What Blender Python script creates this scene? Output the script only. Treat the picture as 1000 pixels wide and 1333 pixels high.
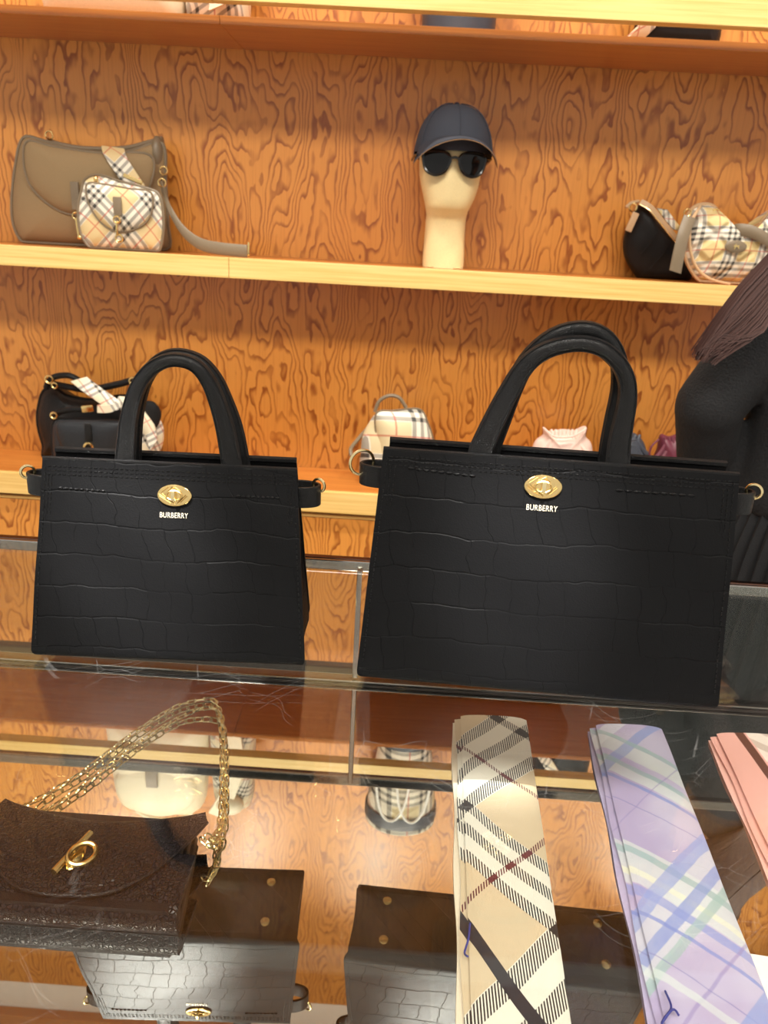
import bpy, bmesh, math, random
import numpy as np
from mathutils import Vector, Matrix
random.seed(7)
for o in list(bpy.data.objects): bpy.data.objects.remove(o)
SC = bpy.context.scene; COL = SC.collection
# ------------------------------------------------------------------ camera
F = 1000.; PSI = math.radians(1.0); PIT = math.radians(20.5); RHO = .0555
CAM = np.array([0, 0, 1.38])
cf = np.array([-math.sin(PSI)*math.cos(PIT), math.cos(PSI)*math.cos(PIT), -math.sin(PIT)])
r0 = np.array([math.cos(PSI), math.sin(PSI), 0]); u0 = np.cross(r0, cf)
cr = math.cos(RHO)*r0+math.sin(RHO)*u0; cu = -math.sin(RHO)*r0+math.cos(RHO)*u0
def at(qx, qy, **k):
    """world point where the photo pixel (qx,qy) meets the plane x=, y= or z="""
    d = cf+(qx-500)/F*cr-(qy-666.5)/F*cu
    (a, v), = k.items(); i = 'xyz'.index(a)
    return CAM+d*(v-CAM[i])/d[i]
cam = bpy.data.cameras.new('camera'); cob = bpy.data.objects.new('camera', cam); COL.objects.link(cob)
cob.matrix_world = Matrix(((cr[0], cu[0], -cf[0], 0), (cr[1], cu[1], -cf[1], 0), (cr[2], cu[2], -cf[2], CAM[2]), (0, 0, 0, 1)))
cam.sensor_fit = 'HORIZONTAL'; cam.sensor_width = 36; cam.lens = 36*F/1000
cam.clip_start = .02
cam.dof.use_dof = True; cam.dof.focus_distance = .70; cam.dof.aperture_fstop = 16
SC.camera = cob
# ------------------------------------------------------------------ world, exposure
W = bpy.data.worlds.new('shop_air'); SC.world = W; W.use_nodes = True
W.node_tree.nodes['Background'].inputs[0].default_value = (1.0, .96, .90, 1)
W.node_tree.nodes['Background'].inputs[1].default_value = .70
SC.view_settings.view_transform = 'Standard'; SC.view_settings.look = 'None'
SC.view_settings.gamma = 1; SC.view_settings.use_curve_mapping = False
SC.view_settings.exposure = 0.15
CEIL = 3.8
# ceiling spots: (x, y, aim point, watts, cone degrees)
SPOTS = [(x, 1.12, (x, 2.2, 1.25), 84, 66) for x in (-1.5, -.75, 0., .75, 1.5)] + \
        [(-.85, -.55, (-.245, .64, 1.09), 2000, 4.0), (-.05, -.62, (.115, .63, 1.095), 1700, 4.0), (.55, -.2, (.28, .52, .82), 20, 34),  # first two: narrow beams shaped to lay a lit patch on each tote
         (-.95, -.1, (-.28, .52, .82), 24, 30)]
# glowing panels added on the ceiling for broad soft fill: (x, y, length, width, watts)
FILL_PANELS = [(-.9, -1.0, 1.6, .7, 85), (.9, -1.0, 1.6, .7, 85)]
# ------------------------------------------------------------------ node helpers
class X:
    def __init__(s, nt, v): s.nt, s.v = nt, v
    def m(s, op, *a):
        n = s.nt.nodes.new('ShaderNodeMath'); n.operation = op
        for i, q in enumerate((s,)+a):
            q = q.v if isinstance(q, X) else q
            if isinstance(q, (int, float)): n.inputs[i].default_value = q
            else: s.nt.links.new(q, n.inputs[i])
        return X(s.nt, n.outputs[0])
    def __add__(s, o): return s.m('ADD', o)
    def __radd__(s, o): return s.m('ADD', o)
    def __sub__(s, o): return s.m('SUBTRACT', o)
    def __rsub__(s, o): return X(s.nt, o).m('SUBTRACT', s)
    def __mul__(s, o): return s.m('MULTIPLY', o)
    def __rmul__(s, o): return s.m('MULTIPLY', o)
    def __truediv__(s, o): return s.m('DIVIDE', o)
    def sin(s): return s.m('SINE')
    def fr(s): return s.m('FRACT')
    def fl(s): return s.m('FLOOR')
    def abs(s): return s.m('ABSOLUTE')
    def pw(s, e): return s.m('POWER', e)
    def gt(s, o): return s.m('GREATER_THAN', o)
    def lt(s, o): return s.m('LESS_THAN', o)
    def mx(s, o): return s.m('MAXIMUM', o)
    def mn(s, o): return s.m('MINIMUM', o)
    def ss(s, a, b):
        n = s.nt.nodes.new('ShaderNodeMapRange'); n.interpolation_type = 'SMOOTHSTEP'
        n.inputs[1].default_value = a; n.inputs[2].default_value = b
        s.nt.links.new(s.v, n.inputs[0]); return X(s.nt, n.outputs[0])
    def band(s, c, w, soft=None):          # 1 inside c +- w/2
        d = (s-c).abs()
        return d.lt(w/2) if not soft else 1-d.ss(w/2-soft, w/2+soft)
def vec(nt, x, y, z=0.):
    n = nt.nodes.new('ShaderNodeCombineXYZ')
    for i, q in enumerate((x, y, z)):
        q = q.v if isinstance(q, X) else q
        if isinstance(q, (int, float)): n.inputs[i].default_value = q
        else: nt.links.new(q, n.inputs[i])
    return n.outputs[0]
def noise(nt, v, scale=1., detail=2., rough=.5):
    n = nt.nodes.new('ShaderNodeTexNoise'); n.inputs['Scale'].default_value = scale
    n.inputs['Detail'].default_value = detail; n.inputs['Roughness'].default_value = rough
    nt.links.new(v, n.inputs['Vector']); return X(nt, n.outputs[0])
def voro(nt, v, scale, feat='F1'):
    n = nt.nodes.new('ShaderNodeTexVoronoi'); n.feature = feat; n.inputs['Scale'].default_value = scale
    nt.links.new(v, n.inputs['Vector']); return X(nt, n.outputs['Distance'])
def mixc(nt, f, a, b):
    n = nt.nodes.new('ShaderNodeMix'); n.data_type = 'RGBA'
    if isinstance(f, X): nt.links.new(f.v, n.inputs[0])
    else: n.inputs[0].default_value = f
    for i, c in ((6, a), (7, b)):
        if isinstance(c, tuple): n.inputs[i].default_value = (*c[:3], 1)
        else: nt.links.new(c, n.inputs[i])
    return n.outputs[2]
def lin(r, g, b):
    return tuple((c/255/12.92 if c <= 10 else ((c/255+.055)/1.055)**2.4) for c in (r, g, b))
def new(name):
    m = bpy.data.materials.new(name); m.use_nodes = True; nt = m.node_tree
    b = nt.nodes['Principled BSDF']; return m, nt, b
def coords(nt):
    t = nt.nodes.new('ShaderNodeTexCoord'); s = nt.nodes.new('ShaderNodeSeparateXYZ')
    nt.links.new(t.outputs['Object'], s.inputs[0])
    return t.outputs['Object'], X(nt, s.outputs[0]), X(nt, s.outputs[1]), X(nt, s.outputs[2])
def bump(nt, b, h, dist, strength=1.):
    n = nt.nodes.new('ShaderNodeBump'); n.inputs['Distance'].default_value = dist; n.inputs['Strength'].default_value = strength
    nt.links.new(h.v, n.inputs['Height']); nt.links.new(n.outputs[0], b.inputs['Normal'])
def setc(nt, b, c):
    if isinstance(c, tuple): b.inputs['Base Color'].default_value = (*c, 1)
    else: nt.links.new(c, b.inputs['Base Color'])
def plain(name, c, rough=.5, metal=0., coat=0., spec=None, grain=0., gs=300.):
    m, nt, b = new(name); setc(nt, b, c)
    b.inputs['Roughness'].default_value = rough; b.inputs['Metallic'].default_value = metal
    b.inputs['Coat Weight'].default_value = coat
    if spec is not None: b.inputs['Specular IOR Level'].default_value = spec
    o, x, y, z = coords(nt); n = noise(nt, o, gs, 3.)
    k = mixc(nt, n, tuple(q*.9 for q in c), tuple(min(1, q*1.1) for q in c)); setc(nt, b, k)
    if grain: bump(nt, b, n, grain)
    return m
def wood_flame():
    m, nt, b = new('flame_grain_wood'); o, x, y, z = coords(nt)
    n = noise(nt, vec(nt, x*8.0, y*8.0, z*2.2), 1., 1.3, .45)
    n2 = noise(nt, vec(nt, x*30, y*30, z*13.0), 1., 1.5)
    fld = n*19+n2*2.6+x*22
    t = fld.fr()
    line = t.ss(.50, .92)*(1-t.ss(.92, 1.0))
    fine = noise(nt, vec(nt, x*260, y*260, z*5), 1., 2.)
    big = noise(nt, vec(nt, x*1.5, y*1.5, z*.8), 1., 1.)
    base = mixc(nt, big.ss(.3, .7), lin(216, 148, 68), lin(204, 132, 54))
    c = mixc(nt, line*noise(nt, vec(nt, x*12, 2., z*6), 1., 1.).ss(.15, .6)*.95, base, lin(140, 72, 18))
    c = mixc(nt, fine.ss(.45, .8)*.25, c, lin(150, 76, 30)); setc(nt, b, c)
    b.inputs['Roughness'].default_value = .34; b.inputs['Coat Weight'].default_value = .10; b.inputs['Coat Roughness'].default_value = .12
    bump(nt, b, fine, .0004); return m
def wood_straight(name, c1, c2, axis='x', rough=.4, coat=0.):
    m, nt, b = new(name); o, x, y, z = coords(nt)
    k = vec(nt, x*3, y*90, z*160) if axis == 'x' else vec(nt, x*90, y*90, z*3)
    n = noise(nt, k, 1., 4., .6); n2 = noise(nt, vec(nt, x*1.2, y*14, z*25), 1., 2.)
    c = mixc(nt, n.ss(.3, .75), c1, c2); c = mixc(nt, n2*.35, c, c2); setc(nt, b, c)
    b.inputs['Roughness'].default_value = rough; b.inputs['Coat Weight'].default_value = coat; b.inputs['Coat Roughness'].default_value = .1
    bump(nt, b, n, .0003); return m
def croc(name, seed, rs):
    m, nt, b = new(name); o, x, y, z = coords(nt)
    u = x+y*.9+seed; wav = noise(nt, vec(nt, u*9, 3.1, seed), 1., 2.)*.022+noise(nt, vec(nt, u*55, z*20, seed), 1., 2.)*.006
    zz = (z+wav)/rs; row = zz.fl(); fz = zz.fr()
    e1 = fz.mn(1-fz)*rs
    off = (row*17.37).sin()*43.7; uu = (u+noise(nt, vec(nt, u*12, z*38, seed+4), 1., 2.)*.018)/(rs*.72)+off.fr()
    colm = uu.fl(); fu = uu.fr(); e2 = fu.mn(1-fu)*rs*.72
    stg = ((colm*12.9+row*78.2).sin()*437.5).fr()
    hz = ((row*5.1+(uu*.33).fl()*9.7).sin()*91.3).fr()
    h1 = 1-(1-e1.ss(0., .0013))*(hz*.75+.12)
    h2 = 1-(1-e2.ss(0., .0009))*stg.ss(.2, .8)*.7
    pores = voro(nt, o, 700.)
    hgt = h1*h2+pores*.22+noise(nt, o, 60., 3.)*.35
    bump(nt, b, hgt, .00055, .9)
    setc(nt, b, mixc(nt, (1-h1*h2)*.7, lin(13, 13, 14), lin(4, 4, 5)))
    b.inputs['Roughness'].default_value = .5; b.inputs['Specular IOR Level'].default_value = .10
    return m
def pebble(name, c, rough, sc, dist):
    m, nt, b = new(name); o, x, y, z = coords(nt); v = voro(nt, o, sc, 'DISTANCE_TO_EDGE'); n = noise(nt, o, 40., 3.)
    b.inputs['Specular IOR Level'].default_value = .3; setc(nt, b, mixc(nt, v.ss(0, .12), tuple(q*.55 for q in c), c)); bump(nt, b, v.ss(0., .16)+n*.4, dist)
    b.inputs['Roughness'].default_value = rough; return m
def check(name, P, ang=0., base=(214, 190, 140), bright=1., plane='xz', quilt=0.):
    m, nt, b = new(name); o, x, y, z = coords(nt)
    u, v = (x+y*.6, z+y*.3) if plane == 'xz' else (x, y)
    c, s = math.cos(ang), math.sin(ang); a = (u*c+v*s)/P; d = (v*c-u*s)/P
    def fam(q):
        t = q.fr()
        k = t.band(.14, .075).mx(t.band(.30, .075)).mx(t.band(.46, .075)); w = t.band(.30, .42); r = t.band(.83, .03)
        return k, w, r
    ka, wa, ra = fam(a); kb, wb, rb = fam(d)
    col = mixc(nt, (wa+wb).mn(1)*.8, lin(*base), lin(240, 234, 220))
    col = mixc(nt, (ka*.55+kb*.55).mn(.95), col, lin(22, 22, 26))
    col = mixc(nt, (ra+rb).mn(1)*.65, col, lin(190, 60, 42)); setc(nt, b, col)
    b.inputs['Roughness'].default_value = .62
    n = noise(nt, o, 900., 1.)
    if quilt:
        g1 = ((u+v)/quilt).fr(); g2 = ((u-v)/quilt).fr()
        h = g1.mn(1-g1).ss(0, .25)*g2.mn(1-g2).ss(0, .25); bump(nt, b, h+n*.02, .006)
    else: bump(nt, b, n, .0004)
    return m
def tie_check():
    m, nt, b = new('beige_check_silk'); o, x, y, z = coords(nt)
    xm = x*1000+45.5; s = y*-1000-noise(nt, o, 9., 1.)*14+7
    cA = s-xm*1.0+((xm-42)*.035)*(xm-42)*.12; cB = s+xm*1.0
    KA = cA.band(162, 17).mx(cA.band(197, 17)).mx(cA.band(235, 17)).mx(cA.band(-44, 15)); RA = cA.band(62, 7)
    KB = cB.band(57, 22).mx(cB.band(108, 22)).mx(cB.band(163, 22)).mx(cB.band(382, 22)).mx(cB.band(430, 22)).mx(cB.band(478, 22)); RB = cB.band(277, 8)
    WA = cA.band(198, 90); WB = cB.band(110, 130).mx(cB.band(430, 120))
    NV = (cA-xm*.55).band(322, 23)
    hat = (xm/2.5).fr().lt(.5)
    col = mixc(nt, WA.mx(WB), lin(202, 182, 152), lin(222, 217, 204))
    blk = (KA*KB).mx(KA.mx(KB)*hat)
    red = (RA.mx(RB)*hat).mx(RB*KA).mx(RA*KB)
    col = mixc(nt, blk, col, lin(28, 25, 28)); col = mixc(nt, red, col, lin(92, 34, 44)); col = mixc(nt, NV, col, lin(36, 36, 44))
    setc(nt, b, col); b.inputs['Roughness'].default_value = .45; b.inputs['Sheen Weight'].default_value = .2
    bump(nt, b, (xm/1.25).fr(), .0001); return m
def tie_water():
    m, nt, b = new('lavender_watercolour_silk'); o, x, y, z = coords(nt)
    w = noise(nt, o, 16., 3.)*14-7; w2 = noise(nt, o, 70., 2.); w3 = noise(nt, o, 30., 3.)
    xm = x*1000+45.5; s = y*-1000
    cA = s-xm*.85+w; cB = s+xm*1.0+w*.8
    col = mixc(nt, noise(nt, o, 12., 2.).ss(.35, .65), lin(172, 160, 198), lin(188, 181, 208))
    def lay(col, cc, c0, wd, rgb, op=.85):
        return mixc(nt, cc.band(c0, wd, 1.0)*(w2*.35+w3*.6+.3).mn(1)*op, col, lin(*rgb))
    for cc, c0, wd, rgb, op in ((cA, 25, 30, (206, 214, 210), .8), (cA, 72, 22, (206, 214, 212), .8), (cB, 78, 18, (138, 153, 206), .95), (cB, 30, 26, (214, 218, 226), .8),
            (cA, 5, 9, (150, 178, 178), .9), (cA, 58, 11, (150, 176, 178), .9), (cA, 90, 6, (124, 138, 200), .95), (cA, 128, 1.6, (120, 118, 180), .8),
            (cA, 225, 58, (208, 216, 214), .8), (cB, 290, 60, (206, 212, 218), .7), (cA, 208, 11, (143, 170, 176), .95), (cA, 238, 9, (222, 222, 200), .9),
            (cA, 262, 12, (128, 142, 204), .9), (cB, 262, 20, (136, 152, 208), .95), (cB, 300, 16, (124, 142, 204), .95), (cB, 322, 12, (150, 178, 178), .9), (cA, 288, 5, (112, 130, 198), .95),
            (cB, 372, 4, (140, 128, 184), .8), (cA, 335, 1.6, (120, 118, 180), .8), (cB, 160, 2.0, (140, 128, 184), .6), (cB, 425, 26, (132, 150, 206), .9), (cA, 355, 10, (206, 214, 214), .8)):
        col = lay(col, cc, c0, wd, rgb, op)
    setc(nt, b, col); b.inputs['Roughness'].default_value = .4; b.inputs['Sheen Weight'].default_value = .2; return m
def tie_pink():
    m, nt, b = new('pink_striped_silk'); o, x, y, z = coords(nt); xm = x*1000+45.5; s = y*-1000
    q = xm-s*.05-noise(nt, o, 10., 1.)*6; cA = s-xm*.9
    col = mixc(nt, q.gt(38), lin(230, 172, 162), lin(230, 216, 206))
    col = mixc(nt, q.gt(38)*((cA/40).fr().band(.5, .4))*.55, col, lin(170, 140, 126))
    col = mixc(nt, q.band(30, 11), col, lin(104, 64, 52)); setc(nt, b, col); b.inputs['Roughness'].default_value = .45; return m
def glass(name='clear_pane_glass', scratch=False):
    m, nt, b = new(name); nt.nodes.remove(b)
    g = nt.nodes.new('ShaderNodeNewGeometry'); d = nt.nodes.new('ShaderNodeVectorMath'); d.operation = 'DOT_PRODUCT'
    nt.links.new(g.outputs['True Normal'], d.inputs[0]); nt.links.new(g.outputs['Incoming'], d.inputs[1])
    c = X(nt, d.outputs['Value']).abs(); fac = (1-c).pw(5.)*.95+.045
    t = nt.nodes.new('ShaderNodeBsdfTransparent'); t.inputs[0].default_value = (.965, .98, .97, 1)
    gl = nt.nodes.new('ShaderNodeBsdfGlossy'); gl.inputs['Roughness'].default_value = .01
    mx = nt.nodes.new('ShaderNodeMixShader'); nt.links.new(fac.v, mx.inputs[0]); nt.links.new(t.outputs[0], mx.inputs[1]); nt.links.new(gl.outputs[0], mx.inputs[2])
    out = mx.outputs[0]
    if scratch:
        o, x, y, z = coords(nt); n_ = noise(nt, vec(nt, x*7, y*7), 1., 2.)
        v_ = voro(nt, vec(nt, x*16+y*9+n_*2.2, y*30-x*12+n_*1.4), 1., 'DISTANCE_TO_EDGE'); sc_ = v_.lt(.006)*n_.ss(.50, .58)*(1-n_.ss(.62, .66))
        df = nt.nodes.new('ShaderNodeBsdfDiffuse'); m2 = nt.nodes.new('ShaderNodeMixShader'); nt.links.new((sc_*.07).v, m2.inputs[0]); nt.links.new(out, m2.inputs[1]); nt.links.new(df.outputs[0], m2.inputs[2]); out = m2.outputs[0]
    nt.links.new(out, nt.nodes['Material Output'].inputs[0]); return m
def emit(name, c, s):
    m, nt, b = new(name); b.inputs['Emission Color'].default_value = (*c, 1); b.inputs['Emission Strength'].default_value = s; return m
M = dict(
    wall=wood_flame(), edge=wood_straight('pale_edge_wood', lin(240, 208, 136), lin(218, 176, 96)),
    board=wood_straight('brown_board_wood', lin(204, 132, 60), lin(178, 104, 40), rough=.3, coat=.2),
    croc_s=croc('croc_leather', .0, .0285), croc_l=croc('croc_leather_large', .37, .0315),
    black=pebble('black_leather', lin(14, 14, 15), .36, 900, .0003), blackgrey=pebble('soft_black_leather', lin(40, 43, 47), .33, 260, .0004),
    brown=pebble('brown_pebbled_leather', lin(30, 22, 25), .36, 270, .0019), brown2=pebble('brown_smooth_leather', lin(27, 18, 19), .33, 700, .0003),
    gold=plain('gold_metal', (.86, .62, .26), .2, 1.), brass=plain('pale_gold_metal', (.85, .70, .38), .24, 1.),
    plaid=check('beige_check_cloth', .105, .785), plaid2=check('beige_check_canvas', .085, 0., base=(222, 198, 140), quilt=.07), plaid3=check('pale_check_cloth', .10, .5, base=(226, 214, 184)),
    plaid4=check('backpack_check_cloth', .17, 0., base=(222, 206, 164)),
    suede=plain('taupe_suede', lin(146, 122, 88), .9, grain=.0006, gs=500), taupe=plain('taupe_leather', lin(122, 106, 84), .42), tan=plain('tan_leather', lin(196, 160, 120), .45),
    cream=plain('cream_leather', lin(236, 224, 196), .45), white=plain('white_card', lin(240, 238, 232), .6),
    mann=plain('cream_mannequin', lin(240, 216, 160), .5), cap=plain('charcoal_cotton', lin(58, 62, 72), .85, grain=.0006, gs=600), capin=plain('tan_cotton', lin(150, 110, 70), .8),
    lens=plain('dark_lens', (.004, .004, .004), .08, 0., .1, .25), frame=plain('black_acetate', (.008, .008, .008), .18),
    knit=plain('black_knit', lin(15, 15, 17), .9, grain=.002, gs=260), skirt=plain('black_wool', lin(22, 23, 25), .85, grain=.0008, gs=400),
    skin=plain('skin', lin(222, 178, 150), .5), hair=plain('brown_hair', lin(72, 46, 40), .5, gs=40), shoe=plain('black_shoe', (.01, .01, .01), .35),
    pink=plain('pale_pink_nylon', lin(238, 206, 192), .5), navy=plain('slate_nylon', lin(62, 66, 76), .45), wine=plain('burgundy_nylon', lin(104, 44, 60), .45),
    chrome=plain('polished_steel', (.46, .43, .40), .10, 1.), railtop=plain('brown_anodised_rail', lin(120, 92, 80), .18, 1.), seal=plain('dark_seal', lin(40, 32, 30), .4), glass=glass(), glasstop=glass('worn_top_glass', True),
    mirror=plain('mirror_plate', (.70, .675, .64), .012, 1., gs=2.), tie1=tie_check(), tie2=tie_water(), tie3=tie_pink(),
    tiebk=plain('cream_silk_lining', lin(220, 206, 184), .5), tie2bk=plain('lavender_lining', lin(176, 166, 200), .5), tie3bk=plain('pink_lining', lin(236, 184, 174), .5), thread=plain('blue_thread', lin(40, 52, 130), .6),
    floor=plain('stone_floor', lin(176, 160, 140), .35), ceil=plain('white_ceiling', lin(236, 230, 222), .8), fascia=plain('pale_fascia', lin(238, 226, 214), .7),
    lamp=emit('lamp_glow', (1., .93, .82), 40.), panel=emit('fill_glow', (1., .95, .87), 3.), spot=plain('white_spot_body', (.7, .7, .7), .5), foil=plain('gold_foil', (.62, .54, .40), .5, .2),
    groove=plain('engraved_gold', (.30, .19, .06), .35, 1.))
# ------------------------------------------------------------------ mesh helpers
class B:
    def __init__(s): s.v, s.f = [], []
    def raw(s, v, f):
        n = len(s.v); s.v += [tuple(map(float, p)) for p in v]; s.f += [tuple(i+n for i in q) for q in f]; return s
    def box(s, c, d, bev=0., rot=None):
        bm = bmesh.new(); bmesh.ops.create_cube(bm, size=1.)
        for q in bm.verts: q.co = Vector((q.co.x*d[0], q.co.y*d[1], q.co.z*d[2]))
        if bev: bmesh.ops.bevel(bm, geom=list(bm.edges), offset=bev, segments=2, affect='EDGES', profile=.6)
        bm.verts.ensure_lookup_table(); R = rot or Matrix.Identity(3)
        s.raw([R @ q.co+Vector(c) for q in bm.verts], [[w.index for w in q.verts] for q in bm.faces]); bm.free(); return s
    def loft(s, rings, cap=True, closed=True):
        n = len(rings[0]); v = [p for r in rings for p in r]; f = []
        for i in range(len(rings)-1):
            for j in range(n if closed else n-1):
                k = (j+1) % n; f.append((i*n+j, i*n+k, (i+1)*n+k, (i+1)*n+j))
        if cap and closed:
            f.append(tuple(range(n-1, -1, -1))); f.append(tuple(range((len(rings)-1)*n, len(rings)*n)))
        return s.raw(v, f)
    def tube(s, path, r, n=8, cap=True, up=None, flat=1.):
        P = [np.array(p, float) for p in path]; rings = []; N = len(P); prev = None
        rr = r if callable(r) else (lambda t: r)
        for i in range(N):
            t = P[min(i+1, N-1)]-P[max(i-1, 0)]; t = t/(np.linalg.norm(t)+1e-9)
            a = np.array(up if up is not None else (prev if prev is not None else ((0, 0, 1.) if abs(t[2]) < .9 else (0, 1., 0))), float)
            a = a-t*(a@t); a /= np.linalg.norm(a)+1e-9; prev = a; b = np.cross(t, a)
            q = rr(i/(N-1)); ra, rb = q if isinstance(q, tuple) else (q, q*flat)
            rings.append([P[i]+a*ra*math.cos(w)+b*rb*math.sin(w) for w in np.linspace(0, 2*math.pi, n, endpoint=False)])
        return s.loft(rings, cap)
    def torus(s, c, R, r, ax1, ax2, n=20, k=8, sx=1., sy=1.):
        a, b = np.array(ax1, float), np.array(ax2, float); nn = np.cross(a, b); c = np.array(c, float); rings = []
        for i in range(n):
            w = 2*math.pi*i/n; d = a*math.cos(w)+b*math.sin(w); p = c+a*R*sx*math.cos(w)+b*R*sy*math.sin(w)
            rings.append([p+d*r*math.cos(q)+nn*r*math.sin(q) for q in np.linspace(0, 2*math.pi, k, endpoint=False)])
        rings.append(rings[0]); return s.loft(rings, False)
    def ell(s, c, rad, n=16, k=10, R=None):
        rings = []; R = R or Matrix.Identity(3)
        for i in range(1, k):
            th = math.pi*i/k
            rings.append([R @ Vector((rad[0]*math.sin(th)*math.cos(w), rad[1]*math.sin(th)*math.sin(w), -rad[2]*math.cos(th)))+Vector(c) for w in np.linspace(0, 2*math.pi, n, endpoint=False)])
        return s.loft(rings)
    def ribbon(s, path, wv, th):              # flat strap: path points, width vectors, thickness
        rings = []; N = len(path)
        for i in range(N):
            p = np.array(path[i], float); w = np.array(wv[i] if isinstance(wv, list) else wv, float)/2
            t = np.array(path[min(i+1, N-1)], float)-np.array(path[max(i-1, 0)], float)
            nn = np.cross(t, w); nn = nn/(np.linalg.norm(nn)+1e-9)*th/2
            rings.append([p-w-nn*.6, p-w*.94-nn, p+w*.94-nn, p+w-nn*.6, p+w+nn*.6, p+w*.94+nn, p-w*.94+nn, p-w+nn*.6])
        return s.loft(rings)
    def build(s, name, mat, parent=None, smooth=True, off=None, kind=None, angle=40):
        me = bpy.data.meshes.new(name); v = s.v
        if off is not None: v = [(p[0]-off[0], p[1]-off[1], p[2]-off[2]) for p in v]
        me.from_pydata(v, [], s.f); me.update()
        bm = bmesh.new(); bm.from_mesh(me); bmesh.ops.recalc_face_normals(bm, faces=bm.faces); bm.to_mesh(me); bm.free()
        me.materials.append(M[mat] if isinstance(mat, str) else mat)
        if smooth:
            for p in me.polygons: p.use_smooth = True
            try: me.set_sharp_from_angle(angle=math.radians(angle))
            except Exception: pass
        o = bpy.data.objects.new(name, me); COL.objects.link(o)
        if parent is not None: o.parent = parent
        if kind: o['kind'] = kind
        return o
def tag(o, label, cat, group=None, kind=None):
    o['label'] = label; o['category'] = cat
    if group: o['group'] = group
    if kind: o['kind'] = kind
    return o
def thing(name, label, cat, loc, rz=0., group=None):
    o = bpy.data.objects.new(name, None); COL.objects.link(o); o.location = tuple(map(float, loc)); o.rotation_euler = (0, 0, rz); o.empty_display_size = .05
    return tag(o, label, cat, group)
def struct(name, b, mat, label, smooth=False):
    o = b.build(name, mat, None, smooth); o['kind'] = 'structure'; o['label'] = label; o['category'] = name.split('_')[0]; return o
def smooth_closed(P, n=72):
    P = np.array(P, float); N = len(P); out = []
    for i in range(n):
        t = i*N/n; k = int(t); f = t-k; a, b, c, d = P[(k-1) % N], P[k % N], P[(k+1) % N], P[(k+2) % N]
        out.append(.5*((2*b)+(c-a)*f+(2*a-5*b+4*c-d)*f*f+(3*b-a-3*c+d)*f**3))
    return out
def smooth_open(P, n=24):
    P = np.array(P, float); N = len(P)-1; out = []
    for i in range(n):
        t = i*N/(n-1); k = min(int(t), N-1); f = t-k; a, b, c, d = P[max(k-1, 0)], P[k], P[k+1], P[min(k+2, N)]
        out.append(.5*((2*b)+(c-a)*f+(2*a-5*b+4*c-d)*f*f+(3*b-a-3*c+d)*f**3))
    return out
def outline(pts, y, zmin=None, n=72):
    """photo outline -> closed curve in the vertical plane at depth y, standing on zmin"""
    W_ = [at(p[0], p[1], y=y) for p in pts]
    W_ = smooth_closed(W_, n)
    if zmin is not None:
        for p in W_: p[2] = max(p[2], zmin)
    return W_
def pillow(b, ol, depth, e=2.4, flatback=False):
    c = np.mean(ol, axis=0); ks = [1., .985, .94, .84, .68, .48, .26, .08]; n = len(ol); rings = []
    prof = lambda k: (max(0, 1-k**e))**.55
    for sgn in ((1, -1)):
        for k in (ks if sgn < 0 else reversed(ks)):
            if sgn < 0 and k == 1.: continue
            rings.append([c+(p-c)*k+np.array([0, sgn*depth/2*prof(k)*(.25 if flatback and sgn > 0 else 1), 0]) for p in ol])
    return b.loft(rings)
# ------------------------------------------------------------------ the room
ZT, ZM, YB = .98, .807, .879                 # counter glass top, mirror floor, counter back
YW = 2.34                                    # shelf wall
struct('floor', B().box((0, .4, -.05), (7, 6.4, .1)), 'floor', 'pale stone shop floor')
struct('ceiling', B().box((0, .4, CEIL+.05), (7, 6.4, .1)), 'ceil', 'white shop ceiling with round downlights')
struct('wall_back', B().box((0, YW+.05, 1.687), (7, .1, 3.374)), 'wall', 'orange flame-grained lacquered wood wall behind the shelves')
struct('trim_1', B().box((0, YW+.03, 3.452), (7, .06, .156), .003), 'fascia', 'pale cornice band above the wood wall')
struct('trim_2', B().box((0, YW+.01, 3.665), (7, .10, .27), .003), 'board', 'brown wood bulkhead under the ceiling')
SX = -.482
# top shelf: board, slot, hanging front bar
ts = thing('wall_shelf', 'top wall shelf with brown underside, open slot and thick pale front bar', 'shelf', (0, YW, 1.797))
for a, c in ((-3.2, SX), (SX, 3.2)):
    B().box(((a+c)/2, 2.2, 1.806), (c-a-.001, .278, .018), .001).build('board', 'board', ts, False, (0, YW, 1.797))
    B().box(((a+c)/2, 2.002, 1.859), (c-a-.001, .036, .062), .0015).build('front_edge', 'edge', ts, False, (0, YW, 1.797))
for x in (-2.4, -1.3, 1.35, 2.4):
    B().box((x, 2.05, 1.845), (.03, .08, .012), .001).build('bracket', 'chrome', ts, False, (0, YW, 1.797))
    B().box((x, 2.08, 1.830), (.03, .02, .032), .001).build('bracket', 'chrome', ts, False, (0, YW, 1.797))
us = thing('wall_shelf', 'middle wall shelf with pale front edge carrying the capped mannequin head', 'shelf', (0, YW, 1.226))
for a, c in ((-3.2, SX), (SX, 3.2)):
    B().box(((a+c)/2, 2.23, 1.2515), (c-a-.001, .218, .050), .0008).build('board', 'board', us, False, (0, YW, 1.226))
    B().box(((a+c)/2, 2.118, 1.2515), (c-a-.0012, .018, .052), .0012).build('front_edge', 'edge', us, False, (0, YW, 1.226))
ZU = 1.2770; ZL = .643
bc = thing('base_cabinet', 'low wood base cabinet with pale edged top running along the wall', 'cabinet', (0, YW, 0))
B().box((0, 2.23, .613), (6.4, .22, .058), .001).build('top_board', 'board', bc, False, (0, YW, 0))
for a, c in ((-3.2, SX), (SX, 3.2)):
    B().box(((a+c)/2, 2.112, .612), (c-a-.0012, .018, .064), .0012).build('front_edge', 'edge', bc, False, (0, YW, 0))
B().box((0, 2.24, .32), (6.38, .18, .515)).build('body', 'seal', bc, False, (0, YW, 0))
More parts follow.
